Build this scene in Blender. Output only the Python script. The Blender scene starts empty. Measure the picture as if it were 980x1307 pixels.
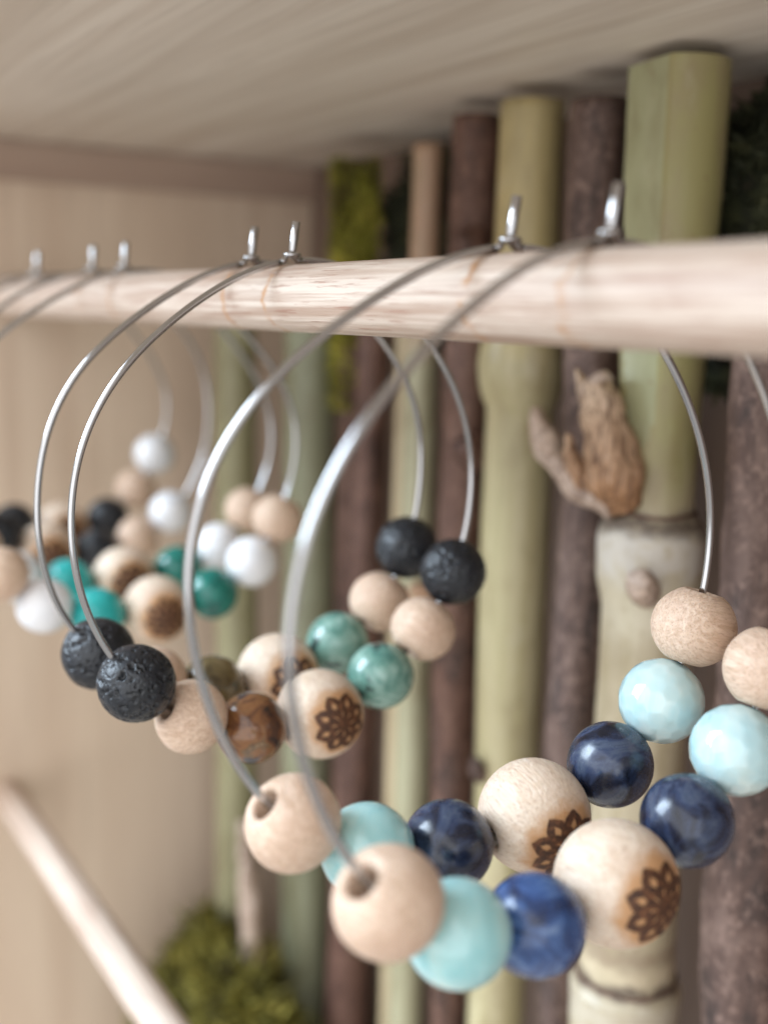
import bpy, bmesh, math, random
import numpy as np
from mathutils import Vector, Matrix, noise, Quaternion

random.seed(7)
S = 0.001                      # everything below is written in millimetres
sc = bpy.context.scene
COL = sc.collection

# ------------------------------------------------------------------ camera
cd = bpy.data.cameras.new("camera")
cam = bpy.data.objects.new("camera", cd)
COL.objects.link(cam)
cr = Vector((0.51304956, 0.85811235, 0.02057524))
cu = Vector((-0.15384992, 0.06834893, 0.98572746))
cf = Vector((-0.84445861, 0.50889254, -0.16708691))
cam.matrix_world = Matrix((
    (cr.x, cu.x, -cf.x, 0), (cr.y, cu.y, -cf.y, 0), (cr.z, cu.z, -cf.z, 0), (0, 0, 0, 1)))
cd.sensor_fit = 'VERTICAL'
cd.sensor_height = 36.0
cd.sensor_width = 27.0
cd.lens = 1493.9 / 1307 * 36.0
cd.clip_start = 0.005
cd.clip_end = 20.0
cd.dof.use_dof = True
cd.dof.focus_distance = 0.110
cd.dof.aperture_fstop = 14.5
sc.camera = cam

# ------------------------------------------------------------------ room light
W = bpy.data.worlds.new("World")
sc.world = W
W.use_nodes = True
bg = W.node_tree.nodes["Background"]
bg.inputs["Color"].default_value = (1.0, 0.96, 0.915, 1)
bg.inputs["Strength"].default_value = 0.50


def area(name, loc, target, sx, sy, power, col):
    L = bpy.data.lights.new(name, 'AREA')
    L.shape = 'RECTANGLE'
    L.size, L.size_y = sx * S, sy * S
    L.energy = power
    L.color = col
    o = bpy.data.objects.new(name, L)
    COL.objects.link(o)
    o.location = Vector(loc) * S
    d = (Vector(target) - Vector(loc)).normalized()
    o.rotation_euler = d.to_track_quat('-Z', 'Y').to_euler()
    return o


area("window_light", (-560, -660, 470), (-130, 60, -20), 480, 600, 14.0, (0.70, 0.85, 1.0))
area("room_light", (330, -640, 210), (-130, 60, -40), 1900, 1300, 9.5, (0.95, 0.97, 1.0))

sc.view_settings.view_transform = 'Standard'
sc.view_settings.look = 'None'
sc.view_settings.exposure = 0.32
sc.view_settings.gamma = 1.0
sc.cycles.use_denoising = True
sc.cycles.max_bounces = 8
sc.cycles.caustics_reflective = False
sc.cycles.caustics_refractive = False


# ------------------------------------------------------------------ material helpers
class NT:
    def __init__(self, name):
        self.m = bpy.data.materials.new(name)
        self.m.use_nodes = True
        self.t = self.m.node_tree
        self.b = self.t.nodes["Principled BSDF"]
        self.tc = self.t.nodes.new("ShaderNodeTexCoord")

    def n(self, kind, **kw):
        x = self.t.nodes.new("ShaderNode" + kind)
        for k, v in kw.items():
            setattr(x, k, v)
        return x

    def l(self, a, b):
        self.t.links.new(a, b)

    def coords(self, scale=(1, 1, 1), rnd=0.0, rot=(0, 0, 0)):
        """object coordinates in millimetres times scale, shifted per object"""
        mp = self.n("Mapping")
        mp.inputs["Scale"].default_value = tuple(1000 * s for s in scale)
        mp.inputs["Rotation"].default_value = rot
        self.l(self.tc.outputs["Object"], mp.inputs["Vector"])
        if rnd:
            oi = self.n("ObjectInfo")
            mm = self.n("Math", operation='MULTIPLY')
            mm.inputs[1].default_value = rnd
            self.l(oi.outputs["Random"], mm.inputs[0])
            ad = self.n("VectorMath", operation='ADD')
            self.l(mp.outputs[0], ad.inputs[0])
            self.l(mm.outputs[0], ad.inputs[1])
            return ad.outputs[0]
        return mp.outputs[0]

    def noise(self, co, scale=1.0, detail=4, rough=0.55, dist=0.0):
        x = self.n("TexNoise")
        x.inputs["Scale"].default_value = scale
        x.inputs["Detail"].default_value = detail
        x.inputs["Roughness"].default_value = rough
        x.inputs["Distortion"].default_value = dist
        self.l(co, x.inputs["Vector"])
        return x.outputs["Fac"]

    def ramp(self, fac, stops):
        r = self.n("ValToRGB")
        e = r.color_ramp.elements
        while len(e) < len(stops):
            e.new(0.5)
        for i, (p, c) in enumerate(stops):
            e[i].position = p
            e[i].color = (c, c, c, 1) if isinstance(c, (int, float)) else (*c, 1)
        self.l(fac, r.inputs[0])
        return r.outputs["Color"]

    def mix(self, fac, a, b, mode='MIX'):
        x = self.n("Mix", data_type='RGBA', blend_type=mode)
        for s, v in ((x.inputs[0], fac), (x.inputs[6], a), (x.inputs[7], b)):
            if isinstance(v, (int, float)):
                s.default_value = v
            elif isinstance(v, tuple):
                s.default_value = (*v, 1)
            else:
                self.l(v, s)
        return x.outputs[2]

    def math(self, op, a, b=None):
        x = self.n("Math", operation=op)
        for s, v in ((x.inputs[0], a), (x.inputs[1], b)):
            if v is None:
                continue
            if isinstance(v, (int, float)):
                s.default_value = v
            else:
                self.l(v, s)
        return x.outputs[0]

    def bump(self, h, dist_mm, strength=1.0, prev=None):
        x = self.n("Bump")
        x.inputs["Strength"].default_value = strength
        x.inputs["Distance"].default_value = dist_mm * S
        self.l(h, x.inputs["Height"])
        if prev is not None:
            self.l(prev, x.inputs["Normal"])
        return x.outputs[0]

    def out(self, col=None, rough=None, normal=None, **kw):
        for k, v in (("Base Color", col), ("Roughness", rough), ("Normal", normal)):
            if v is None:
                continue
            if isinstance(v, tuple):
                self.b.inputs[k].default_value = (*v, 1)
            elif isinstance(v, (int, float)):
                self.b.inputs[k].default_value = v
            else:
                self.l(v, self.b.inputs[k])
        for k, v in kw.items():
            self.b.inputs[k.replace("_", " ")].default_value = v
        return self.m


def sss(nt, w, r=(1, 1, 1), scale_mm=1.0):
    nt.b.inputs["Subsurface Weight"].default_value = w
    nt.b.inputs["Subsurface Radius"].default_value = r
    nt.b.inputs["Subsurface Scale"].default_value = scale_mm * S


def mat_wood_bead(name, base, dark, scorch=False):
    t = NT(name)
    co = t.coords((1, 1, 1), 37)
    g = t.noise(t.coords((0.22, 2.2, 2.2), 37), 0.8, 5, 0.65, 0.9)
    blotch = t.noise(co, 0.22, 2, 0.5)
    col = t.mix(t.ramp(g, [(0.36, 0.0), (0.62, 1.0)]), dark, base)
    col = t.mix(t.ramp(blotch, [(0.4, 0.0), (0.75, 0.45)]), col, (0.60, 0.40, 0.29))
    fleck = t.noise(t.coords((0.8, 7, 7), 37), 0.9, 2, 0.5)
    col = t.mix(t.ramp(fleck, [(0.58, 0.0), (0.68, 0.6)]), col, (0.40, 0.255, 0.175))
    if scorch:
        sp = t.n("SeparateXYZ")
        t.l(t.tc.outputs["Object"], sp.inputs[0])
        wob = t.noise(co, 0.5, 3, 0.5)
        x = t.math('ADD', t.math('MULTIPLY', sp.outputs[0], 1000 / 5.1), t.math('MULTIPLY', wob, 0.30))
        halo = t.ramp(x, [(0.76, 0.0), (0.93, 0.9)])
        col = t.mix(halo, col, (0.52, 0.27, 0.11))
    h1 = t.noise(t.coords((1.1, 6, 6), 37), 0.8, 4, 0.6)
    nb = t.bump(h1, 0.16, 0.9)
    nb = t.bump(t.noise(co, 0.5, 2), 0.25, 0.35, nb)
    t.out(col, 0.48, nb)
    sss(t, 0.12, (1, .55, .3), 0.8)
    return t.m


def mat_gem(name, stops, scale=0.35, dist=1.2, rough=0.1, ss=0.0, ssr=(1, 1, 1), rnd=61, spots=None, detail=5):
    t = NT(name)
    co = t.coords((1, 1, 1), rnd)
    col = t.ramp(t.noise(co, scale, detail, 0.6, dist), stops)
    if spots:
        sfac = t.ramp(t.noise(co, spots[1], 3, 0.6, 0.3), [(spots[2], 0.0), (spots[2] + 0.06, 1.0)])
        col = t.mix(sfac, col, spots[0])
    rg = t.ramp(t.noise(co, 1.4, 3), [(0.3, rough * 0.7), (0.75, rough * 1.7)])
    nb = t.bump(t.noise(co, 0.9, 2), 0.02, 0.35)
    t.out(col, rg, nb)
    t.b.inputs["IOR"].default_value = 1.55
    if ss:
        sss(t, ss, ssr, 1.6)
    return t.m


def mat_plank(name, base, dark, rot=(0, 0, 0), sc_=(0.008, 0.16, 0.16), knots=False):
    t = NT(name)
    co = t.coords(sc_, 0, rot)
    g = t.noise(co, 1.0, 6, 0.6, 0.7)
    col = t.mix(t.ramp(g, [(0.36, 0.0), (0.66, 1.0)]), dark, base)
    fine = t.noise(t.coords(tuple(4.5 * s for s in sc_), 0, rot), 1.0, 3, 0.6)
    col = t.mix(t.ramp(fine, [(0.55, 0.0), (0.75, 0.28)]), col, tuple(.72 * c for c in dark))
    nb = t.bump(fine, 0.12, 0.5)
    return t.out(col, 0.55, nb)


def mat_dowel(name, stains):
    t = NT(name)
    co = t.coords((0.05, 0.55, 0.55))
    g = t.noise(t.coords((0.03, 1.1, 1.1)), 1.0, 5, 0.6, 0.3)
    col = t.mix(t.ramp(g, [(0.38, 0.0), (0.58, 1.0)]), (0.47, 0.34, 0.265), (0.71, 0.60, 0.51))
    fl = t.noise(t.coords((0.16, 3.8, 3.8)), 0.9, 3, 0.6, 0.2)
    hair = t.noise(t.coords((0.02, 5.5, 5.5)), 1.0, 3, 0.6)
    col = t.mix(t.ramp(hair, [(0.50, 0.0), (0.66, 0.40)]), col, (0.42, 0.28, 0.21))
    col = t.mix(t.ramp(fl, [(0.57, 0.0), (0.66, 0.75)]), col, (0.36, 0.20, 0.145))
    sp = t.n("SeparateXYZ")
    t.l(t.tc.outputs["Object"], sp.inputs[0])
    wob = t.noise(t.coords((0.3, 0.3, 0.9)), 1.0, 3, 0.6)
    xm = t.math('ADD', t.math('MULTIPLY', sp.outputs[0], 1000.0), t.math('MULTIPLY', wob, 3.0))
    tot = None
    for x in stains:
        d = t.math('ABSOLUTE', t.math('SUBTRACT', xm, x + 1.5))
        e = t.math('MAXIMUM', t.math('SUBTRACT', 1.0, t.math('DIVIDE', d, 0.75)), 0.0)
        tot = e if tot is None else t.math('ADD', tot, e)
    if tot is not None:
        patch = t.ramp(t.noise(t.coords((0.4, 0.4, 0.4)), 1.3, 3), [(0.34, 0.0), (0.56, 0.9)])
        col = t.mix(t.math('MULTIPLY', tot, patch), col, (0.50, 0.24, 0.09))
    nb = t.bump(fl, 0.12, 0.6)
    nb = t.bump(g, 0.25, 0.5, nb)
    return t.out(col, 0.42, nb)


def mat_bark(name, base, light, red):
    t = NT(name)
    co = t.coords((1, 1, 0.45), 0)
    col = t.ramp(t.noise(co, 0.22, 5, 0.65, 0.6), [(0.32, base), (0.52, red), (0.75, light)])
    spk = t.noise(t.coords((1, 1, .8)), 0.9, 3, 0.6)
    col = t.mix(t.ramp(spk, [(0.52, 0.0), (0.72, 0.55)]), col, tuple(1.5 * c for c in light))
    cr_ = t.noise(t.coords((0.9, 0.9, 0.10)), 1.0, 4, 0.7, 1.2)
    col = t.mix(t.ramp(cr_, [(0.30, 0.7), (0.43, 0.0)]), col, tuple(.35 * c for c in base))
    h = t.noise(co, 0.6, 6, 0.7)
    nb = t.bump(h, 0.5, 0.6)
    return t.out(col, 0.62, nb)


def mat_bamboo(name, a, b, brown=(0.24, 0.15, 0.07), amount=0.3, top=None, ztop=0.0, bands=()):
    t = NT(name)
    co = t.coords((0.5, 0.5, 0.02))
    col = t.mix(t.ramp(t.noise(co, 1.0, 4, 0.55), [(0.35, 0.0), (0.7, 1.0)]), a, b)
    if top:
        sp = t.n("SeparateXYZ")
        t.l(t.tc.outputs["Object"], sp.inputs[0])
        z = t.math('MULTIPLY', sp.outputs[2], 1000.0)
        z = t.math('ADD', z, t.math('MULTIPLY', t.noise(t.coords((.3, .3, .1)), 1.0, 3), 8.0))
        k = t.n("MapRange")
        k.inputs[1].default_value = ztop
        k.inputs[2].default_value = ztop + 8
        t.l(z, k.inputs[0])
        col = t.mix(k.outputs[0], col, top)
    st = t.noise(t.coords((0.30, 0.30, 0.035)), 1.0, 5, 0.65, 0.8)
    col = t.mix(t.ramp(st, [(0.56, 0.0), (0.74, amount)]), col, brown)
    bl = t.noise(t.coords((0.16, 0.16, 0.07)), 1.0, 5, 0.6, 0.4)
    col = t.mix(t.ramp(bl, [(0.46, 0.0), (0.68, 0.65)]), col, tuple(.55 * c for c in b[:1]) + (.5 * b[1], .42 * b[2]))
    pale = t.noise(t.coords((0.2, 0.2, 0.10)), 1.3, 4, 0.6, 0.2)
    col = t.mix(t.ramp(pale, [(0.58, 0.0), (0.75, 0.22)]), col, (0.58, 0.55, 0.46))
    sp_ = t.noise(t.coords((1, 1, 0.8)), 0.8, 3, 0.6)
    col = t.mix(t.ramp(sp_, [(0.66, 0.0), (0.73, 0.5)]), col, brown)
    if bands:                  # bloom and scars at the joints: (z, half height, colour, amount)
        sp = t.n("SeparateXYZ")
        t.l(t.tc.outputs["Object"], sp.inputs[0])
        zz = t.math('ADD', t.math('MULTIPLY', sp.outputs[2], 1000.0), t.math('MULTIPLY', t.noise(t.coords((.25, .25, .25)), 1.0, 3), 3.0))
        for zc, hh, bc, am in bands:
            d = t.math('ABSOLUTE', t.math('SUBTRACT', zz, zc + 1.5))
            e = t.math('MAXIMUM', t.math('SUBTRACT', 1.0, t.math('DIVIDE', d, hh)), 0.0)
            br_ = t.ramp(t.noise(t.coords((.5, .5, .6)), 0.8, 4, 0.65), [(0.36, 0.25), (0.6, 1.0)])
            e = t.math('MINIMUM', t.math('MULTIPLY', t.math('MULTIPLY', e, 1.8 * am), br_), am)
            col = t.mix(e, col, bc)
    nb = t.bump(t.noise(t.coords((2, 2, 0.05)), 1.0, 3), 0.08, 0.5)
    return t.out(col, 0.38, nb)


def mat_moss(name, a, b, c):
    t = NT(name)
    co = t.coords((1, 1, 1))
    col = t.ramp(t.noise(co, 0.16, 5, 0.7, 0.3), [(0.30, (0.07, 0.04, 0.018)), (0.40, a), (0.53, b), (0.68, c)])
    t.out(col, 0.8)
    t.b.inputs["Subsurface Weight"].default_value = 0.0
    return t.m


M = {}
M['wood'] = mat_wood_bead("pale_bead_wood", (0.76, 0.585, 0.455), (0.58, 0.405, 0.285))
M['flower_wood'] = mat_wood_bead("flower_bead_wood", (0.79, 0.665, 0.54), (0.65, 0.50, 0.37), True)
t = NT("burnt_mark")
t.out(t.ramp(t.noise(t.coords((1, 1, 1), 9), 2.2, 3), [(0.35, (0.035, 0.013, 0.006)), (0.55, (0.09, 0.034, 0.014)), (0.72, (0.22, 0.09, 0.036))]), 0.6)
M['burn'] = t.m
t = NT("lava_stone")
co = t.coords((1, 1, 1), 23)
t.out(t.ramp(t.noise(co, 1.2, 4), [(0.3, (0.007, 0.009, 0.012)), (0.75, (0.022, 0.026, 0.034))]),
      0.34, t.bump(t.noise(co, 4.0, 4, 0.65), 0.07, 0.6))
M['lava'] = t.m
M['jasper'] = mat_gem("brown_jasper", [(0.30, (0.03, 0.022, 0.02)), (0.42, (0.13, 0.055, 0.026)), (0.52, (0.24, 0.11, 0.045)),
                                       (0.62, (0.13, 0.085, 0.045)), (0.75, (0.33, 0.21, 0.12))], 0.30, 1.5, 0.12,
                      spots=((0.03, 0.03, 0.04), 0.24, 0.60))
M['olive_jasper'] = mat_gem("olive_jasper", [(0.3, (0.05, 0.035, 0.015)), (0.5, (0.13, 0.095, 0.04)), (0.7, (0.2, 0.15, 0.08))],
                            0.30, 1.5, 0.15)
M['green'] = mat_gem("mottled_green_stone", [(0.30, (0.05, 0.16, 0.135)), (0.44, (0.13, 0.275, 0.23)), (0.58, (0.24, 0.40, 0.345)),
                                             (0.76, (0.38, 0.54, 0.48))], 0.34, 1.5, 0.13,
                     spots=((0.035, 0.06, 0.055), 0.30, 0.60), ss=0.08, ssr=(.4, 1, .8))
M['dark_green'] = mat_gem("deep_green_stone", [(0.3, (0.005, 0.07, 0.06)), (0.55, (0.015, 0.20, 0.16)), (0.75, (0.05, 0.30, 0.25))],
                          0.30, 1.2, 0.10, spots=((0.01, 0.04, 0.035), 0.3, 0.62))
M['teal'] = mat_gem("turquoise_stone", [(0.3, (0.01, 0.32, 0.32)), (0.6, (0.03, 0.44, 0.43)), (0.8, (0.08, 0.54, 0.50))], 0.25, 0.8, 0.22)
M['aqua'] = mat_gem("aqua_stone", [(0.3, (0.30, 0.58, 0.60)), (0.5, (0.40, 0.67, 0.68)), (0.75, (0.56, 0.76, 0.73))], 0.20, 0.8, 0.13,
                    ss=0.5, ssr=(.5, .9, 1), spots=((0.14, 0.36, 0.38), 0.9, 0.72))
M['pale_aqua'] = mat_gem("pale_aqua_stone", [(0.3, (0.36, 0.58, 0.62)), (0.5, (0.48, 0.66, 0.68)), (0.75, (0.62, 0.71, 0.67))], 0.16, 0.6, 0.09,
                         ss=0.5, ssr=(.7, .95, 1))
for k_ in ('aqua', 'pale_aqua'):
    M[k_].node_tree.nodes['Principled BSDF'].inputs['Coat Weight'].default_value = 0.6
    M[k_].node_tree.nodes['Principled BSDF'].inputs['Coat Roughness'].default_value = 0.05
    M[k_].node_tree.nodes['Principled BSDF'].inputs['Subsurface Weight'].default_value = 0.8
M['blue'] = mat_gem("dark_blue_stone", [(0.32, (0.006, 0.008, 0.016)), (0.45, (0.014, 0.020, 0.042)), (0.54, (0.030, 0.046, 0.095)),
                                        (0.62, (0.06, 0.08, 0.125)), (0.70, (0.022, 0.036, 0.07)), (0.84, (0.16, 0.185, 0.225))], 0.20, 2.2, 0.2)
M['lit_blue'] = mat_gem("lit_blue_stone", [(0.32, (0.016, 0.028, 0.075)), (0.45, (0.03, 0.065, 0.18)), (0.56, (0.055, 0.115, 0.28)),
                                               (0.66, (0.14, 0.21, 0.36)), (0.8, (0.05, 0.10, 0.26))], 0.20, 2.0, 0.22)  # dark blue stone again, with the light on it put into the colour
M['white'] = mat_gem("white_stone", [(0.3, (0.78, 0.80, 0.84)), (0.7, (0.86, 0.87, 0.89))], 0.3, 0.5, 0.18, ss=0.4)
t = NT("steel_wire")
nz = t.noise(t.coords((1, 1, 1)), 0.5, 3)
t.out((0.50, 0.50, 0.51), t.ramp(nz, [(0.3, 0.11), (0.7, 0.19)]), None, Metallic=1.0)
M['steel'] = t.m

PALE = (0.62, 0.49, 0.40)
M['board_x'] = mat_plank("shelf_board_wood", (0.86, 0.785, 0.695), (0.67, 0.58, 0.49))
M['board_side'] = mat_plank("side_panel_wood", (0.80, 0.655, 0.515), (0.68, 0.53, 0.405), sc_=(0.10, 0.10, 0.006))
M['board_back'] = mat_plank("back_panel_wood", (0.22, 0.15, 0.115), (0.15, 0.10, 0.075), sc_=(0.10, 0.10, 0.006))  # darkened so the colour carries the shade in the gaps between sticks
M['trim'] = mat_plank("trim_wood", (0.50, 0.375, 0.30), (0.42, 0.30, 0.235), sc_=(0.16, 0.01, 0.16))
M['dowel_low'] = mat_dowel("beech_dowel", [])
M['bark_a'] = mat_bark("brown_bark", (0.035, 0.019, 0.015), (0.21, 0.12, 0.088), (0.12, 0.058, 0.04))
M['bark_b'] = mat_bark("grey_brown_bark", (0.035, 0.023, 0.021), (0.25, 0.17, 0.14), (0.11, 0.066, 0.053))
M['bark_c'] = mat_bark("red_brown_bark", (0.035, 0.016, 0.012), (0.20, 0.11, 0.08), (0.115, 0.056, 0.04))
M['bark_in'] = mat_bark("cut_stub_bark", (0.17, 0.09, 0.05), (0.66, 0.51, 0.39), (0.42, 0.245, 0.14))
t = NT("husk")
sp = t.n("SeparateXYZ")
t.l(t.tc.outputs["Object"], sp.inputs[0])
hz = t.math('ADD', t.math('MULTIPLY', sp.outputs[2], 1000.0), t.math('MULTIPLY', t.noise(t.coords((.5, .5, .3)), 1.0, 4, 0.6), 9.0))
k = t.n("MapRange")
k.inputs[1].default_value = 172.0
k.inputs[2].default_value = 186.0
t.l(hz, k.inputs[0])
col = t.mix(k.outputs[0], (0.40, 0.205, 0.095), (0.64, 0.47, 0.33))
fib = t.noise(t.coords((1.6, 1.6, 0.16)), 1.0, 5, 0.65, 0.6)
col = t.mix(t.ramp(fib, [(0.38, 0.85), (0.54, 0.0)]), col, (0.11, 0.05, 0.025))
col = t.mix(t.ramp(fib, [(0.58, 0.0), (0.72, 0.5)]), col, (0.72, 0.60, 0.50))
t.out(col, 0.55, t.bump(fib, 0.5, 0.8))
M['husk'] = t.m
M['twig'] = mat_bark('dry_twig_bark', (0.20, 0.13, 0.095), (0.66, 0.54, 0.46), (0.46, 0.34, 0.265))
M['cut'] = mat_plank("cut_end_wood", (0.62, 0.50, 0.40), (0.40, 0.29, 0.22), sc_=(.5, .5, .5))


# ------------------------------------------------------------------ mesh helpers
def V(p):
    return Vector((p[0], p[1], p[2]))


def mesh(name, verts, faces, mat, smooth=True):
    me = bpy.data.meshes.new(name)
    me.from_pydata([tuple(c * S for c in v) for v in verts], [], faces)
    me.update()
    if smooth:
        me.polygons.foreach_set("use_smooth", [True] * len(me.polygons))
    mats = mat if isinstance(mat, (list, tuple)) else [mat]
    for m_ in mats:
        me.materials.append(m_)
    return me


def put(name, me, parent=None, loc=(0, 0, 0), rot=None):
    o = bpy.data.objects.new(name, me)
    COL.objects.link(o)
    o.location = Vector(loc) * S
    if rot is not None:
        o.rotation_mode = 'QUATERNION'
        o.rotation_quaternion = rot
    if parent:
        o.parent = parent
    return o


def thing(name, label, cat, loc, group=None):
    o = bpy.data.objects.new(name, None)
    o.empty_display_size = 0.005
    COL.objects.link(o)
    o.location = Vector(loc) * S
    o['label'] = label
    o['category'] = cat
    if group:
        o['group'] = group
    return o


def tag(o, label, cat, group=None):
    o['label'] = label
    o['category'] = cat
    if group:
        o['group'] = group
    return o


def box(x0, x1, y0, y1, z0, z1, bev=0.6):
    bm = bmesh.new()
    bmesh.ops.create_cube(bm, size=1.0)
    for v in bm.verts:
        v.co = Vector(((x0 + x1) / 2 + v.co.x * (x1 - x0), (y0 + y1) / 2 + v.co.y * (y1 - y0), (z0 + z1) / 2 + v.co.z * (z1 - z0)))
    if bev:
        bmesh.ops.bevel(bm, geom=bm.edges[:], offset=bev, segments=2, affect='EDGES', profile=0.6)
    bm.verts.index_update()
    vs = [v.co.copy() for v in bm.verts]
    fs = [[v.index for v in f.verts] for f in bm.faces]
    bm.free()
    return vs, fs


def tube(path, rad, seg=12, cap=True, closed=False):
    """path: list of Vectors, rad: float or list -> verts, faces (parallel transport frame)"""
    n = len(path)
    R = rad if isinstance(rad, (list, tuple)) else [rad] * n
    tang = []
    for i in range(n):
        a = path[(i - 1) % n] if (closed or i > 0) else path[i]
        b = path[(i + 1) % n] if (closed or i < n - 1) else path[i]
        tang.append((b - a).normalized())
    up = Vector((0, 0, 1)) if abs(tang[0].z) < 0.9 else Vector((1, 0, 0))
    u = tang[0].cross(up).normalized()
    vs, fs = [], []
    for i in range(n):
        if i:
            q = tang[i - 1].rotation_difference(tang[i])
            u = (q @ u)
            u = (u - u.dot(tang[i]) * tang[i]).normalized()
        w = tang[i].cross(u)
        for k in range(seg):
            a = 2 * math.pi * k / seg
            vs.append(path[i] + R[i] * (math.cos(a) * u + math.sin(a) * w))
    m = n if closed else n - 1
    for i in range(m):
        j = (i + 1) % n
        for k in range(seg):
            l = (k + 1) % seg
            fs.append((i * seg + k, i * seg + l, j * seg + l, j * seg + k))
    if cap and not closed:
        fs.append(tuple(range(seg))[::-1])
        fs.append(tuple((n - 1) * seg + k for k in range(seg)))
    return vs, fs


def lathe(prof, seg=40):
    """closed profile loop of (radius, z) around z"""
    vs, fs = [], []
    n = len(prof)
    for (r, z) in prof:
        for k in range(seg):
            a = 2 * math.pi * k / seg
            vs.append(Vector((r * math.cos(a), r * math.sin(a), z)))
    for i in range(n):
        j = (i + 1) % n
        for k in range(seg):
            l = (k + 1) % seg
            fs.append((i * seg + k, i * seg + l, j * seg + l, j * seg + k))
    return vs, fs


def bead_profile(R, hole, flare, n=26, squash=1.0):
    a0 = math.asin(min(0.9, (hole + flare) / R))
    prof = []
    for i in range(n + 1):
        a = a0 + (math.pi - 2 * a0) * i / n
        prof.append((R * math.sin(a), -R * math.cos(a) * squash))
    zt = R * math.cos(a0) * squash
    for k in range(1, 5):          # rounded lip at the top of the bore
        s = k / 4 * math.pi / 2
        prof.append((hole + flare * (1 - math.sin(s)), zt - flare * 0.8 * (1 - math.cos(s))))
    for k in range(4, 0, -1):
        s = k / 4 * math.pi / 2
        prof.append((hole + flare * (1 - math.sin(s)), -zt + flare * 0.8 * (1 - math.cos(s))))
    return prof


def lava_mesh(name, R, seed):
    bm = bmesh.new()
    bmesh.ops.create_icosphere(bm, subdivisions=6, radius=1.0)
    off = Vector((seed * 13.1, seed * 7.7, seed * 3.3))
    for v in bm.verts:
        d = v.co.normalized()
        r = R * (1 + 0.018 * noise.noise(d * 2.2 + off))
        p = d * R
        warp = Vector((noise.noise(p * 0.7 + off), noise.noise(p * 0.7 + off + Vector((9, 0, 0))), noise.noise(p * 0.7 + off + Vector((0, 9, 0)))))
        q = p + warp * 0.9
        pit = 0.0
        for sc_, thr, dep in ((0.75, 0.34, 0.30), (1.5, 0.36, 0.19), (2.8, 0.36, 0.11)):
            dist = noise.voronoi(q * sc_ + off)[0][0]
            # only some cells are pits
            cell = noise.voronoi(q * sc_ + off)[1][0]
            if noise.cell(cell * 3.7 + off) > -0.35:
                k = max(0.0, 1 - dist / thr)
                pit += dep * min(1.0, k * 3.6)
        v.co = d * (r - pit)
    bm.verts.index_update()
    vs = [v.co.copy() for v in bm.verts]
    fs = [[v.index for v in f.verts] for f in bm.faces]
    bm.free()
    return mesh(name, vs, fs, M['lava'])


def facet_mesh(name, R, mat):
    """polished ball cut into small hexagonal facets"""
    pts = []
    ico = bmesh.new()
    bmesh.ops.create_icosphere(ico, subdivisions=1, radius=1.0)
    tris = [[v.co.copy() for v in f.verts] for f in ico.faces]
    ico.free()
    F = 3
    for a, b, c in tris:
        for i in range(F + 1):
            for j in range(F + 1 - i):
                k = F - i - j
                p = ((a * i + b * j + c * k) / F).normalized()
                if all((p - q).length > 1e-3 for q in pts):
                    pts.append(p)
    bm = bmesh.new()
    for p in pts:
        bm.verts.new(p)
    bmesh.ops.convex_hull(bm, input=bm.verts[:])
    bm.verts.ensure_lookup_table()
    bm.faces.index_update()
    dual = [f.calc_center_median().normalized() * R for f in bm.faces]
    faces = []
    for v in bm.verts:
        fl = list(v.link_faces)
        nrm = v.co.normalized()
        ax = nrm.orthogonal().normalized()
        ay = nrm.cross(ax)
        fl.sort(key=lambda f: math.atan2(f.calc_center_median().dot(ay), f.calc_center_median().dot(ax)))
        faces.append([f.index for f in fl])
    bm.free()
    b2 = bmesh.new()
    vv = [b2.verts.new(p) for p in dual]
    for f in faces:
        b2.faces.new([vv[i] for i in f])
    bmesh.ops.bevel(b2, geom=b2.edges[:], offset=0.29, segments=3, affect='EDGES', profile=0.5)
    b2.normal_update()
    b2.verts.index_update()
    vs = [v.co.copy() for v in b2.verts]
    fs = [[v.index for v in f.verts] for f in b2.faces]
    b2.free()
    return mesh(name, vs, fs, mat, smooth=True)


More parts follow.
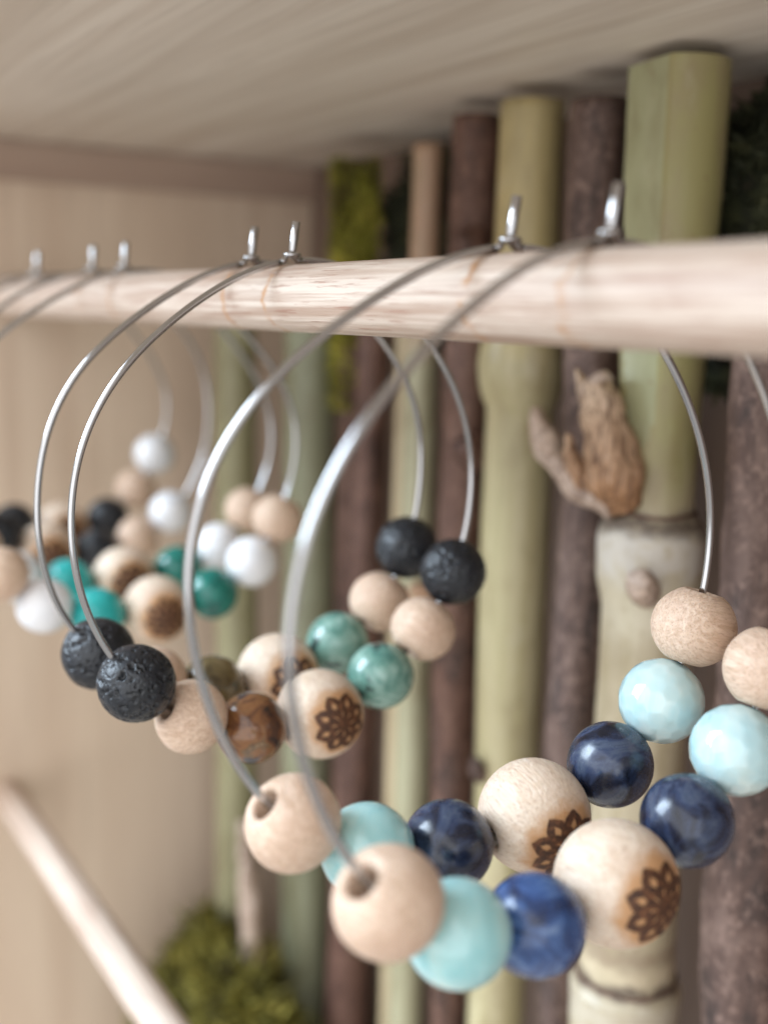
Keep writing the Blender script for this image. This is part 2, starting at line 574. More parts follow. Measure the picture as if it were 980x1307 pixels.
def flower_mark_mesh(R):
    """eight-petalled outline burnt into the ball round local +X"""
    vs, fs = [], []
    Rm = 0.63 * R

    def on(u, v):
        u, v = u * Rm, v * Rm
        rr = math.hypot(u, v)
        a = rr / R
        s = math.sin(a) / rr if rr > 1e-9 else 0.0
        return Vector((math.cos(a), u * s, v * s)) * (R + 0.035)

    def pol(r, deg):
        return (r * math.cos(math.radians(deg)), r * math.sin(math.radians(deg)))

    def stroke(pts, w):
        n = len(pts)
        dense = []
        for i in range(n):
            a, b = pts[i], pts[(i + 1) % n]
            for s in range(4):
                dense.append((a[0] + (b[0] - a[0]) * s / 4, a[1] + (b[1] - a[1]) * s / 4))
        m = len(dense)
        cx = sum(p[0] for p in dense) / m
        cy = sum(p[1] for p in dense) / m
        b0 = len(vs)
        for p in dense:
            d = math.hypot(p[0] - cx, p[1] - cy)
            jit = 1 + random.uniform(-.12, .12)
            for s in (-1, 1):
                k = 1 + s * w * jit / max(d, 0.05) * 0.5
                vs.append(on(cx + (p[0] - cx) * k, cy + (p[1] - cy) * k))
        for i in range(m):
            j = (i + 1) % m
            fs.append((b0 + 2 * i, b0 + 2 * j, b0 + 2 * j + 1, b0 + 2 * i + 1))

    def petal(r0, r1, r2, half, ang):
        L = [pol(r0, ang), pol(r0 + (r1 - r0) * .55, ang - half * .85), pol(r1, ang - half), pol(r1 + (r2 - r1) * .5, ang - half * .62), pol(r2, ang),
             pol(r1 + (r2 - r1) * .5, ang + half * .62), pol(r1, ang + half), pol(r0 + (r1 - r0) * .55, ang + half * .85)]
        return L

    for k in range(8):
        stroke(petal(0.44, 0.70, 1.0, 19, k * 45), 0.235)
        stroke(petal(0.10, 0.36, 0.60, 21, k * 45 + 22.5), 0.21)
    # centre dot
    b0 = len(vs)
    vs.append(on(0, 0))
    for k in range(10):
        vs.append(on(*pol(0.16, k * 36)))
    for k in range(10):
        fs.append((b0, b0 + 1 + k, b0 + 1 + (k + 1) % 10))
    return mesh("flower_mark", vs, fs, M['burn'])


# ------------------------------------------------------------------ the wooden display box
BAR_Y, BAR_Z, BAR_R = 55.93, 1.37, 3.50
XW, ZC, YB, ZF = -252.0, 33.2, 130.7, -190.0
dbox = thing("display_box", "pale wooden open-fronted display box that holds the sticks and the rods", "wooden box", (-100, 70, ZF))
o0 = Vector((-100, 70, ZF))


def boxpart(name, mat, *a, bev=0.6):
    vs, fs = box(*a, bev=bev)
    return put(name, mesh(name, [v - o0 for v in vs], fs, mat, smooth=False), dbox)


boxpart("top_board", M['board_x'], XW - 14, 70, 8, YB + 8, ZC, ZC + 14)
boxpart("side_panel", M['board_side'], XW - 14, XW, 8, YB, ZF, ZC - 0.05)
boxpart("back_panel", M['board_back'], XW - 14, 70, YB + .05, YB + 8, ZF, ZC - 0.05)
boxpart("bottom_board", M['board_x'], XW - 14, 70, 8, YB + 8, ZF - 12, ZF - 0.05)
boxpart("trim_strip", M['trim'], XW + 0.05, XW + 3.0, 9, YB - 0.1, 25.3, ZC - 0.1)

# ------------------------------------------------------------------ the hoops' measured shapes
HOOPS = {
 'A1': dict(c=(-64.724, 56.195, -21.055), n=(0.9958, 0.0877, -0.0246), co=(0.218, 0.101, 0.085, -0.211, 0.048, -0.110, -0.386, 0.193, -0.283, -0.032, 0.203, -0.025, 0.037), th={0: 227.2, 1: 246.3, 2: 265.6, 3: 283.0, 4: 304.5, 5: 322.8, 6: 340.2}),
 'A2': dict(c=(-77.088, 55.871, -21.004), n=(0.9976, -0.0565, -0.0410), co=(0.088, 0.082, 0.426, -0.066, 0.217, -0.200, -0.379, 0.027, -0.350, 0.058, 0.229, -0.025, 0.031), th={0: 229.2, 1: 246.5, 2: 266.9, 3: 286.6, 4: 308.6, 5: 326.8, 6: 343.2}),
 'B1': dict(c=(-112.748, 56.508, -20.937), n=(0.9964, 0.0810, -0.0261), co=(0.073, 0.012, 0.306, -0.211, 0.215, -0.139, -0.230, 0.215, -0.121, 0.075, 0.134, -0.084, 0.031), th={0: 222.8, 1: 239.9, 2: 259.8, 3: 281.8, 4: 300.4, 5: 317.7, 6: 334.4}),
 'B2': dict(c=(-123.960, 56.216, -20.912), n=(0.9971, 0.0641, -0.0415), co=(-0.118, 0.051, 0.658, 0.129, 0.259, -0.164, -0.427, 0.034, -0.096, 0.052, 0.181, -0.175, 0.078), th={0: 223.9, 2: 262.4, 3: 279.9, 4: 303.2, 5: 319.8, 6: 337.1}),
 'C1': dict(c=(-163.053, 56.386, -20.784), n=(0.9999, -0.0133, 0.0030), co=(0.083, -0.226, 0.395, 0.270, -0.028, -0.007, -0.374, 0.011, -0.210, 0.225, 0.485, -0.010, 0.039), th={1: 235.2, 2: 253.6, 3: 277.3, 4: 298.9, 5: 316.3, 6: 332.8}),
 'C2': dict(c=(-177.677, 58.708, -19.961), n=(0.9995, -0.0293, 0.0082), co=(0.405, -1.305, 0.368, 1.197, -0.112, 0.192, -0.711, -0.168, 0.062, 0.170, 0.224, 0.149, -0.044), th={2: 251.5, 3: 269.8, 4: 291.6, 5: 312.3, 6: 326.6}),
 'D1': dict(c=(-203.955, 59.408, -19.119), n=(1.0000, -0.0022, -0.0019), co=(-0.094, -0.241, 0.053, 0.473, -0.279, -0.023, 0.062, -0.149, 0.245, -0.018, 0.010, -0.072, -0.057), th={3: 257.6, 4: 278.0, 5: 295.2, 6: 313.2}),
 'D2': dict(c=(-218.910, 56.368, -19.529), n=(1.0000, -0.0014, -0.0007), co=(-1.246, 0.873, 1.233, 0.302, -0.687, -0.044, -0.197, 0.005, 0.209, 0.190, 0.219, 0.279, 0.024), th={4: 304.7, 5: 320.5, 6: 337.6}),
}
SEQ = {
 'A1': ['wood', 'aqua', 'lit_blue', 'FLOWER', 'blue', 'pale_aqua', 'wood'],
 'A2': ['wood', 'aqua', 'blue', 'FLOWER', 'blue', 'pale_aqua', 'wood'],
 'B1': ['lava', 'wood', 'jasper', 'FLOWER', 'green', 'wood', 'lava'],
 'B2': ['lava', 'wood', 'olive_jasper', 'FLOWER', 'green', 'wood', 'lava'],
 'C1': ['wood', 'white', 'teal', 'FLOWER', 'dark_green', 'white', 'wood'],
 'C2': ['wood', 'white', 'teal', 'FLOWER', 'dark_green', 'white', 'wood'],
 'D1': ['white', 'wood', 'lava', 'FLOWER', 'lava', 'wood', 'white'],
 'D2': ['white', 'wood', 'lava', 'FLOWER', 'lava', 'wood', 'white'],
}
PARTNAME = dict(wood='wooden_bead', aqua='aqua_bead', pale_aqua='faceted_bead', blue='blue_bead', lit_blue='blue_bead', FLOWER='flower_bead', lava='lava_bead',
                jasper='jasper_bead', olive_jasper='jasper_bead', green='green_bead', dark_green='green_bead', teal='turquoise_bead', white='white_bead')
LABEL = {
 'A1': "steel hoop earring nearest the camera, its pale wooden end bead half hiding an aqua bead",
 'A2': "second hoop earring from the front, its pale faceted bead shining beside a dark blue one",
 'B1': "hoop with pitted black end beads whose flower stamped bead faces the camera in full",
 'B2': "hoop with black end beads and an olive brown bead, half hidden behind its twin",
 'C1': "blurred hoop with white, turquoise and deep green beads, the nearer of that pair",
 'C2': "blurred hoop with white, turquoise and deep green beads, the farther of that pair",
 'D1': "far blurred hoop with white end beads and black beads, the lower of that pair",
 'D2': "farthest hoop, its white end bead highest of all, close to the side panel",
}
POSTY = dict(A1=0.5, A2=0.7, B1=-0.4, B2=-0.1, C1=-1.3, C2=-1.3, D1=-2.9, D2=-1.6)
LOGO = dict(A1=(.99, .11, .04), A2=(.96, -.12, -.25), B1=(.97, -.26, 0), B2=(.90, -.40, -.04), C1=(.9, -.45, -.1), C2=(.95, -.3, 0), D1=(.9, -.4, 0), D2=(.95, -.2, 0))
LOGOROT = dict(A1=8, A2=20, B1=14, B2=0, C1=10, C2=30, D1=0, D2=15)
HALF = dict(FLOWER=4.98, wood=3.80, lava=3.98, pale_aqua=3.74)
RW = 0.36
R8, RF = 3.96, 5.12
BM = {}


def squashed(vs, seed, amt):
    out = []
    for v in vs:
        d = v.normalized()
        out.append(v * (1 + amt * noise.noise(d * 1.7 + Vector((seed * 5.1, seed * 2.3, 0)))))
    return out


for i in range(4):
    vs, fs = lathe(bead_profile(R8, 1.2, 0.6, squash=0.955), 48)
    BM['wood', i] = mesh("wooden_bead", squashed(vs, i, 0.012), fs, M['wood'])
vs, fs = lathe(bead_profile(RF, 1.1, 0.5, n=32, squash=0.98), 56)
BM['FLOWER', 0] = mesh("flower_bead", vs, fs, M['flower_wood'])
for i in range(3):
    BM['lava', i] = lava_mesh("lava_bead", R8 + 0.06, i + 1)
for k in ('aqua', 'blue', 'lit_blue', 'jasper', 'olive_jasper', 'green', 'dark_green', 'teal', 'white'):
    vs, fs = lathe(bead_profile(R8, 0.5, 0.16, n=30), 48)
    BM[k, 0] = mesh(PARTNAME[k], vs, fs, M[k])
BM['pale_aqua', 0] = facet_mesh("faceted_bead", R8 + 0.08, M['pale_aqua'])
BM['mark'] = flower_mark_mesh(RF)
vs, fs = tube([Vector((0.66 * math.cos(a), 0.66 * math.sin(a), 0)) for a in [2 * math.pi * k / 24 for k in range(24)]], 0.28, 10, closed=True)
BM['eye'] = mesh("clasp_eye", vs, fs, M['steel'])
STAIN = []
cnt = {}
for key in ('A1', 'A2', 'B1', 'B2', 'C1', 'C2', 'D1', 'D2'):
    H = HOOPS[key]
    c, nrm, coef = Vector(H['c']), Vector(H['n']).normalized(), H['co']
    e1 = Vector((0, 0, 1)).cross(nrm).normalized()
    e2 = nrm.cross(e1)

    def rad(th):
        r = 25.0 + coef[0]
        for m in range(1, 7):
            r += coef[2 * m - 1] * math.cos(m * th) + coef[2 * m] * math.sin(m * th)
        return r

    def P(th):
        r = rad(th)
        return c + r * (math.cos(th) * e1 + math.sin(th) * e2)

    # angle on top of the rod where the clasp sits
    thc = min((math.radians(a / 10) for a in range(700, 1100)), key=lambda a: abs(P(a).y - (BAR_Y + POSTY[key])))
    if key == 'D2':            # turned round: its clasp hangs behind the rod
        thc = math.radians(57)
    top = P(thc)
    root = thing("hoop_earring", LABEL[key], "earring", top, "bead hoop earrings hung on the rod")
    # hoop: starts in front of the clasp, goes down the front, round the bottom and up the back
    ts = [thc + 0.045 + (2 * math.pi - 0.07) * i / 200 for i in range(201)]
    path = [P(a) for a in ts]
    vs, fs = tube([p - top for p in path], RW, 14)
    put("hoop_wire", mesh("hoop_wire", vs, fs, M['steel']), root)
    tx = (P(thc + 0.02) - P(thc - 0.02)).normalized()     # along the wire, to the front
    eye_c = (Vector((0, 0, 0.62)) if key != 'D2' else (P(thc) - c).normalized() * 0.62) - tx * 0.15
    put("clasp_eye", BM['eye'], root, eye_c)
    # neck between the front end of the wire and the eye
    pn = [P(thc + 0.05) - top, (P(thc + 0.028) - top) + Vector((0, 0, 0.18)), eye_c + tx * 0.8]
    vs, fs = tube(pn, [RW, RW * .95, 0.3], 10)
    put("clasp_neck", mesh("clasp_neck", vs, fs, M['steel']), root)
    # post: back end of the wire bent straight up through the eye
    lean = Vector((0.10, 0.09, 1.0)).normalized()
    if key == 'D2':
        lean = (P(thc) - c).normalized()
    b0 = P(thc - 0.03) - top
    pp = [b0 - tx * 0.5, b0 + Vector((0, 0, 0.12)), eye_c - tx * 0.05 + Vector((0, 0, -0.1)), eye_c + lean * 0.8, eye_c + lean * 3.35, eye_c + lean * 3.42]
    vs, fs = tube(pp, [RW, 0.40, 0.41, 0.41, 0.41, 0.36], 14)
    put("clasp_post", mesh("clasp_post", vs, fs, M['steel']), root)
    STAIN.append(top.x)
    # beads, packed so that they touch, centred on where the photograph has them
    seq = SEQ[key]
    rr = [HALF.get(s, 3.93) for s in seq]
    th = [0.0] * 7
    th[3] = math.radians(H['th'].get(3, 285))

    def step(a, dist, sgn):
        b = a
        while (P(b) - P(a)).length < dist:
            b += sgn * 0.002
        return b
    for _ in range(4):
        for i in (4, 5, 6):
            th[i] = step(th[i - 1], rr[i] + rr[i - 1] + 0.03, 1)
        for i in (2, 1, 0):
            th[i] = step(th[i + 1], rr[i] + rr[i + 1] + 0.03, -1)
        dev = sum(math.radians(v) - th[i] for i, v in H['th'].items()) / len(H['th'])
        th[3] += dev
    for i, s in enumerate(seq):
        tan = (P(th[i] + 0.01) - P(th[i] - 0.01)).normalized()
        lg = Vector(LOGO[key])
        lg = (lg - lg.dot(tan) * tan).normalized()
        if s != 'FLOWER':
            ang = random.uniform(0, 6.28)
            lg = (Quaternion(tan, ang) @ lg)
        ly = tan.cross(lg)
        rot = Matrix((lg, ly, tan)).transposed().to_quaternion()
        nv = dict(wood=4, lava=3).get(s, 1)
        k = cnt.get(s, 0)
        cnt[s] = k + 1
        b = put(PARTNAME[s], BM[s, k % nv], root, P(th[i]) - top, rot)
        if s == 'FLOWER':
            q = Quaternion((1, 0, 0), math.radians(LOGOROT[key]))
            put("flower_mark", BM['mark'], b, (0, 0, 0), q)

# ------------------------------------------------------------------ rods
M['dowel'] = mat_dowel("stained_beech_dowel", STAIN[:6])


def dowel(name, x0, x1, y, z, r, mat):
    n, seg = 150, 56
    path = [Vector((x0 + (x1 - x0) * i / n, 0, 0)) for i in range(n + 1)]
    vs, fs = tube(path, r, seg)
    out = []
    for v in vs:
        rv = Vector((0, v.y, v.z))
        k = 1 + 0.010 * noise.noise(Vector((v.x * .05, v.y * .5, v.z * .5))) + 0.004 * noise.noise(Vector((v.x * .5, v.y * 1.5, v.z * 1.5)))
        out.append(Vector((v.x, v.y * k, v.z * k)))
    return mesh(name, out, fs, mat)


rod = put("hanging_rod", dowel("hanging_rod", XW + .05, 60, BAR_Y, BAR_Z, BAR_R, M['dowel']), None, (0, BAR_Y, BAR_Z))
tag(rod, "pale beech rod across the box that all the hoop earrings hang on", "rod")
rod2 = put("lower_rod", dowel("lower_rod", XW + .05, 60, 56, -106.5, 3.15, M['dowel_low']), None, (0, 56, -106.5))
tag(rod2, "bare pale wooden rod at the lower left, without earrings", "rod")


# ------------------------------------------------------------------ sticks behind
def interp(tab, z):
    tab = sorted(tab)
    if z <= tab[0][0]:
        return tab[0][1]
    for (a, ra), (b, rb) in zip(tab, tab[1:]):
        if z <= b:
            s = (z - a) / (b - a)
            s = s * s * (3 - 2 * s)
            return ra + (rb - ra) * s
    return tab[-1][1]


FLAT = []


def stalk(x, y, z0, z1, tab, amp=0.02, lean=(0, 0), bend=0.6, seed=0, cut=None, seg=36, dz=1.6):
    """tapering stalk; tab = [(z, radius)...]; cut(z) -> (normal angle, depth fraction) flat groove"""
    n = max(4, int((z1 - z0) / dz))
    vs, fs = [], []
    flat = []
    for i in range(n + 1):
        z = z0 + (z1 - z0) * i / n
        r = interp(tab, z)
        ox = lean[0] * z + bend * noise.noise(Vector((seed * 3.1, z * .02, 0)))
        oy = lean[1] * z + bend * noise.noise(Vector((seed * 3.1 + 50, z * .02, 0)))
        for k in range(seg):
            a = 2 * math.pi * k / seg
            rr = r * (1 + amp * noise.noise(Vector((math.cos(a) * 1.3 + seed, math.sin(a) * 1.3, z * .06))) * 2
                      + amp * .8 * noise.noise(Vector((math.cos(a) * 3 + seed, math.sin(a) * 3, z * .3))))
            lim = False
            if cut:
                ca, d = cut(z)
                da = (a - ca + math.pi) % (2 * math.pi) - math.pi
                if abs(da) < math.pi / 2:
                    lim = d * r / max(.05, math.cos(da)) < rr
                    rr = min(rr, d * r / max(.05, math.cos(da)))
            flat.append(lim)
            vs.append(Vector((ox + rr * math.cos(a), oy + rr * math.sin(a), z)))
    for i in range(n):
        for k in range(seg):
            l = (k + 1) % seg
            fs.append((i * seg + k, i * seg + l, (i + 1) * seg + l, (i + 1) * seg + k))
            if cut and all(flat[q] for q in fs[-1]):
                FLAT.append(len(fs) - 1)
    fs.append(tuple(range(seg))[::-1])
    fs.append(tuple(n * seg + k for k in range(seg)))
    return [v + Vector((x, y, 0)) for v in vs], fs


GR = "sticks standing along the back of the box"


def stick(name, label, cat, x, y, z1, tab, mat, **kw):
    vs, fs = stalk(x, y, ZF, z1, tab, **kw)
    o = Vector((x, y, ZF))
    ob = put(name, mesh(name, [v - o for v in vs], fs, mat), None, o)
    # material coordinates count heights from the object's base
    return tag(ob, label, cat, GR)


def stick_t(name, label, cat, x, y, z1, tab, mat, part, **kw):
    root = thing(name, label, cat, (x, y, ZF), GR)
    o = Vector((x, y, ZF))
    vs, fs = stalk(x, y, ZF, z1, tab, **kw)
    put(part, mesh(part, [v - o for v in vs], fs, mat), root)
    return root, o


def B(name, a, b, **kw):
    return mat_bamboo(name, a, b, **kw)


# leftmost bamboo stalks, blurred, their tops behind the rod
stick("bamboo_stalk", "dull olive bamboo stalk, leftmost, next to the side panel", "bamboo", -227, 100, 4.5,
      [(-190, 4.6), (-60, 4.5), (4, 4.3)], B("olive_bamboo", (0.29, 0.275, 0.155), (0.36, 0.335, 0.20)), seed=1, bend=0.4)
stick("bamboo_stalk", "sage green bamboo stalk second from the left, in front of the mossy stick", "bamboo", -210.5, 109, 4.0,
      [(-190, 5.3), (-60, 5.3), (4, 5.2)], B("sage_bamboo", (0.235, 0.245, 0.155), (0.30, 0.305, 0.20)), seed=2, bend=0.4)
r3, o3 = stick_t("mossy_stick", "thin stick wrapped in bright yellow green moss beside the sage bamboo", "mossy stick", -201.5, 113.5, 28.5,
                 [(-190, 2.6), (28, 2.6)], M['bark_a'], "stick", seed=3)
stick("brown_stick", "narrow dark brown stick between the mossy stick and the cream cane", "stick", -187.6, 110, 2.0,
      [(-190, 4.4), (-120, 4.2), (-30, 3.0), (2, 2.8)], M['bark_c'], seed=4, amp=.045, bend=1.2, lean=(.045, 0))
stick("cream_cane", "thin cream cane beside the narrow dark brown stick", "cane", -180.8, 113, 1.0,
      [(-190, 2.5), (-100, 2.3), (1, 1.8)], B("cream_cane", (0.50, 0.40, 0.24), (0.56, 0.46, 0.30)), seed=5, bend=.3)
stick("bamboo_stalk", "slim pale green bamboo with a tan top, left of the knotty brown stick", "bamboo", -170.6, 110, 28.0,
      [(-190, 3.2), (-100, 3.1), (-27, 2.9), (0, 2.6), (28, 2.5)],
      B("slim_bamboo", (0.38, 0.365, 0.23), (0.44, 0.415, 0.28), top=(0.42, 0.27, 0.175), ztop=185), seed=6, bend=.3)
r6, o6 = stick_t("brown_stick", "reddish brown stick with a round knot, left of the pale bamboo", "stick", -157.4, 110, 30.8,
                 [(-190, 3.0), (-110, 3.2), (-30, 4.1), (30, 3.8)], M['bark_a'], "stick", seed=7, amp=.045, bend=1.3)
r7, o7 = stick_t("bamboo_stalk", "pale green bamboo with a flared joint just under the rod", "bamboo", -142.8, 110, 31.0,
                 [(-190, 4.5), (-110, 4.7), (-40, 5.4), (-14.0, 5.25), (-11.0, 6.4), (-7.5, 6.8), (-2.5, 6.3), (-1.5, 5.0), (6, 4.9), (31, 4.7)],
                 B("pale_bamboo", (0.43, 0.38, 0.205), (0.52, 0.46, 0.29), top=(0.47, 0.38, 0.185), ztop=186, amount=.35), "stalk", seed=8, bend=.3, amp=.008)
stick("brown_stick", "grey brown stick between the flared pale bamboo and the thick branching bamboo", "stick", -128.2, 111, 29.3,
      [(-190, 3.2), (-100, 3.4), (-27, 4.1), (29, 4.1)], M['bark_b'], seed=9, amp=.045, bend=1.3)


def groove(z):
    s = min(1.0, max(0.0, (4 - z) / 21.5))
    a = math.radians(-99.6 + 32 * s)
    if z < -17.5:
        return a, 1.2
    return a, 0.68 + 0.32 * s ** 1.6


r9, o9 = stick_t("bamboo_stalk", "thick pale bamboo with a broken side branch and two joints, right of centre", "bamboo", -113.2, 110, 31.6,
                 [(-190, 7.0), (-110, 7.1), (-97, 7.7), (-93.5, 7.9), (-92.2, 6.9), (-91.4, 6.9), (-90, 6.7), (-86, 6.55), (-75, 6.4), (-46, 6.1), (-38.5, 6.15),
                  (-33.5, 7.1), (-29, 7.25), (-26.6, 6.9), (-25.6, 5.7), (-24.9, 5.2), (-15, 5.1), (0, 5.6), (20, 6.35), (31.6, 6.4)],
                 B("thick_bamboo", (0.43, 0.36, 0.23), (0.54, 0.465, 0.33), brown=(0.22, 0.14, 0.07), amount=.40, top=(0.33, 0.30, 0.13), ztop=168,
                   bands=((160.0, 5.5, (0.66, 0.63, 0.60), .6), (163.6, 2.0, (0.10, 0.07, 0.055), .8), (152.0, 5.0, (0.66, 0.60, 0.46), .6),
                          (101.0, 5.0, (0.62, 0.52, 0.36), .7), (94.5, 4.5, (0.62, 0.57, 0.48), .5), (98.6, 1.4, (0.09, 0.06, 0.045), .85), (103.5, 2.2, (0.22, 0.15, 0.10), .6))),
                 "stalk", seed=10, bend=.3, amp=.008, cut=groove, seg=64, dz=0.9)
stick("brown_stick", "mottled grey brown stick at the right edge, beside the thick bamboo", "stick", -97.0, 110.5, 2.5,
      [(-190, 5.2), (-80, 4.9), (-28, 4.4), (2, 3.9)], M['bark_b'], seed=11, amp=.045, bend=1.2, lean=(-.05, 0))


def blob(name, path, rads, mat, parent, o, seed=0, amp=.12, seg=20):
    pts, rr = [], []
    n = 28
    for i in range(n + 1):
        s = i / n * (len(path) - 1)
        k = min(int(s), len(path) - 2)
        f = s - k
        pts.append(Vector(path[k]).lerp(Vector(path[k + 1]), f))
        rr.append(rads[k] + (rads[k + 1] - rads[k]) * f)
    vs, fs = tube(pts, rr, seg)
    vs = [v + Vector((noise.noise(v * 1.1), noise.noise(v * 1.1 + Vector((7, 0, 0))), .4 * noise.noise(v * 1.1 + Vector((0, 7, 0))))) * (.045 * max(rads)) for v in vs]
    vs = [v + Vector((noise.noise(v * .35 + Vector((seed, 0, 0))), noise.noise(v * .35 + Vector((0, seed, 0))), noise.noise(v * .35 + Vector((0, 0, seed))))) * (amp * max(rads) * 2) for v in vs]
    return put(name, mesh(name, [v - o for v in vs], fs, mat), parent)


s9 = r9.children[0].data
s9.materials.append(mat_bamboo("groove_bamboo", (0.38, 0.39, 0.225), (0.44, 0.445, 0.28), amount=.35))  # pale waxy groove; the upper face's lit tone is painted in too
for q in FLAT:
    s9.polygons[q].material_index = 1
s9.set_sharp_from_angle(angle=math.radians(14))
# broken side branch of the thick bamboo
blob("branch_stub", [(-113.5, 105.5, -23.5), (-113.6, 103.2, -20), (-114.6, 102.4, -14.5), (-116.4, 101.6, -8.2)], [3.0, 4.0, 3.1, 2.0], M['husk'], r9, o9, 1, .09, 36)
blob("twig", [(-114.0, 104.0, -24.0), (-119.5, 102.0, -22.5), (-124.5, 101.3, -18.6), (-127.6, 101, -17.6)], [2.2, 1.7, 1.6, .7], M['twig'], r9, o9, 2, .12, 12)
blob("twig", [(-123.0, 101.6, -19.5), (-126.2, 101.0, -16.2), (-128.0, 101, -12.2)], [1.2, 1.9, .8], M['twig'], r9, o9, 3, .15, 12)
blob("twig", [(-117.5, 102.6, -22.5), (-119.4, 101.2, -19.0), (-120.3, 100.9, -15.2)], [1.5, 1.3, .4], M['husk'], r9, o9, 11, .16, 12)
blob("twig", [(-116.0, 101.6, -12.5), (-117.6, 100.8, -9.0), (-119.0, 100.6, -6.6)], [1.3, 1.0, .3], M['husk'], r9, o9, 12, .16, 12)
blob("bud", [(-109.4, 106.0, -35.0), (-106.9, 102.8, -33.6), (-105.6, 101.2, -31.8)], [2.2, 2.0, 1.5], M['twig'], r9, o9, 4, .14, 14)
# a whitish ring of bloom and a dark scar line at each joint
for nm, zz, rr_, mt in (("joint_ring", -25.1, 5.62, M['bark_a']), ("joint_ring", -91.7, 7.05, M['bark_a'])):
    ring = [Vector((-113.2 - o9.x + rr_ * math.cos(a), 110 - o9.y + rr_ * math.sin(a), zz - o9.z + .2 * math.sin(3 * a))) for a in [2 * math.pi * k / 48 for k in range(48)]]
    vs, fs = tube(ring, 0.22, 8, closed=True)
    put(nm, mesh(nm, vs, fs, mt), r9)
vs, fs = tube([Vector((-116.1, 101.7, -9.3)), Vector((-116.6, 101.45, -7.9))], [2.25, 1.9], 14)
vs = [v + Vector((0, 0, -.9 * (v.x + 116.4) * -.5)) for v in vs]
put("cut_face", mesh("cut_face", [v - o9 for v in vs], fs, M['twig']), r9)
blob("bud", [(-143.6, 106.0, -72.5), (-142.6, 104.0, -70.6), (-142.2, 103.0, -68.8)], [1.6, 1.5, .7], M['bark_b'], r7, o7, 5, .12, 12)
blob("knot", [(-152.8, 109.0, -21.5), (-152.2, 106.2, -21.0), (-151.8, 104.8, -20.6)], [3.2, 2.6, 1.4], M['bark_c'], r6, o6, 6, .14, 16)
blob("knot", [(-153.5, 108.2, 11.5), (-152.6, 106.0, 10.5), (-152.2, 104.8, 10.2)], [2.6, 2.6, 1.6], M['bark_c'], r6, o6, 7, .12, 16)
blob("nub", [(-163.2, 109, -48.5), (-163.6, 106.0, -47), (-164.0, 104.6, -46)], [2.0, 2.0, 1.2], M['bark_in'], r6, o6, 9, .12, 12)
for nm, args in (("tan_twig", dict(path=[(-199, 94, ZF + .2), (-205, 95, -150), (-208.6, 95.2, -127), (-213.2, 95.6, -106)], rads=[1.6, 1.7, 2.3, 1.2])),):
    o = Vector((-199, 94, ZF))
    tw = blob(nm, args['path'], args['rads'], M['twig'], None, o, 8, .16, 14)
    tw.location = o * S
    tag(tw, "short tan twig standing in the moss at the lower left corner", "twig")


# ------------------------------------------------------------------ moss
def moss_mesh(name, pts_n, mat, blade, seed, w=.32):
    rnd = random.Random(seed)
    vs, fs = [], []
    for p, nn in pts_n:
        d = (nn + Vector((rnd.gauss(0, .6), rnd.gauss(0, .6), rnd.gauss(0, .6)))).normalized()
        L = blade * rnd.uniform(.5, 1.4)
        side = d.orthogonal().normalized()
        side = Quaternion(d, rnd.uniform(0, 6.28)) @ side
        mid = p + d * L * .55 + side.cross(d) * L * rnd.uniform(-.2, .2)
        b = len(vs)
        vs += [p - side * w * .6, p + side * w * .6, mid + side * w, mid - side * w, p + d * L + side.cross(d) * L * rnd.uniform(-.4, .4)]
        fs += [(b, b + 1, b + 2, b + 3), (b + 3, b + 2, b + 4)]
    return mesh(name, vs, fs, mat, smooth=False)


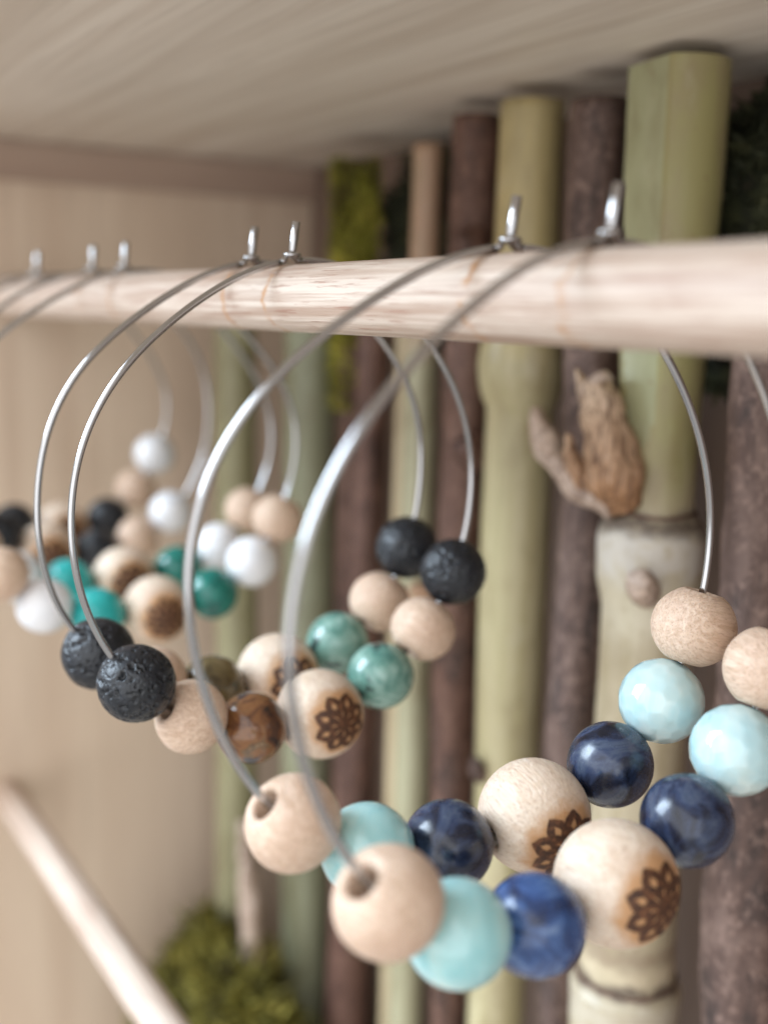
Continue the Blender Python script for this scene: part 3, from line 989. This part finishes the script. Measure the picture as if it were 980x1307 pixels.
M['moss_bright'] = mat_moss("bright_moss", (0.14, 0.12, 0.02), (0.38, 0.36, 0.045), (0.62, 0.52, 0.11))
M['moss'] = mat_moss("olive_moss", (0.055, 0.05, 0.01), (0.24, 0.215, 0.035), (0.50, 0.42, 0.10))
M['moss_shaded'] = mat_moss("shade_painted_moss", (0.012, 0.014, 0.006), (0.03, 0.034, 0.012), (0.06, 0.062, 0.022))  # moss colour darkened to carry the shade at the back
rnd = random.Random(3)
pn = []
for i in range(5200):
    a = rnd.uniform(0, 6.28)
    z = rnd.choice((rnd.uniform(-2, 28), rnd.uniform(-6, 28), rnd.uniform(-19, 28)))
    nn = Vector((math.cos(a), math.sin(a), .25))
    lump = 1 + .35 * noise.noise(Vector((math.cos(a) * 1.5, math.sin(a) * 1.5, z * .2)))
    pn.append((Vector((2.6 * math.cos(a), 2.6 * math.sin(a), z - ZF)) * 1.0 + Vector((nn.x, nn.y, 0)) * .5 * lump, nn))
mo = put("moss", moss_mesh("moss", pn, M['moss_bright'], 2.0, 1), r3)
mo['kind'] = 'stuff'


def clump(label, centre, ext, mat, count, seed, blade=3.0, w=.4, flat_y=None):
    """cushion of moss: a lumpy body covered in small leafy blades"""
    rnd = random.Random(seed)
    root = thing("moss_clump", label, "moss", centre)
    bm = bmesh.new()
    bmesh.ops.create_icosphere(bm, subdivisions=4, radius=1.0)
    pts = []
    for v in bm.verts:
        d = v.co.normalized()
        k = 0.86 + .42 * noise.noise(d * 1.9 + Vector((seed, 0, 0))) + .14 * noise.noise(d * 4 + Vector((seed, 3, 0)))
        v.co = Vector((d.x * ext[0], d.y * ext[1], d.z * ext[2])) * k
        if v.co.z < -ext[2] * .99:
            v.co.z = -ext[2] * .99
    bm.normal_update()
    bm.verts.index_update()
    vs = [v.co.copy() for v in bm.verts]
    fs = [[v.index for v in f.verts] for f in bm.faces]
    put("cushion", mesh("cushion", vs, fs, mat), root)
    fl = list(bm.faces)
    pts = []
    for i in range(count):
        f = rnd.choice(fl)
        a, b, c_ = [v.co for v in f.verts]
        s, t_ = sorted((rnd.random(), rnd.random()))
        pts.append((a * s + b * (t_ - s) + c_ * (1 - t_), f.normal.copy()))
    bm.free()
    l = put("leaves", moss_mesh("leaves", pts, mat, blade, seed, w), root)
    l['kind'] = 'stuff'
    return root


clump("heap of yellow green moss in the lower left corner of the box", (-212, 91, -161.5), (29, 13.5, 28.5), M['moss'], 9000, 5, 7.0, .45)
clump("moss with shade painted into its colour, behind the top of the mossy stick", (-190, 124, 12), (15, 6.5, 19), M['moss_shaded'], 2500, 8, 2.4)
clump("green moss with shade painted in, in the upper right corner behind the sticks", (-106, 124, 10), (20, 6.5, 21), M['moss_shaded'], 3500, 9, 2.4)
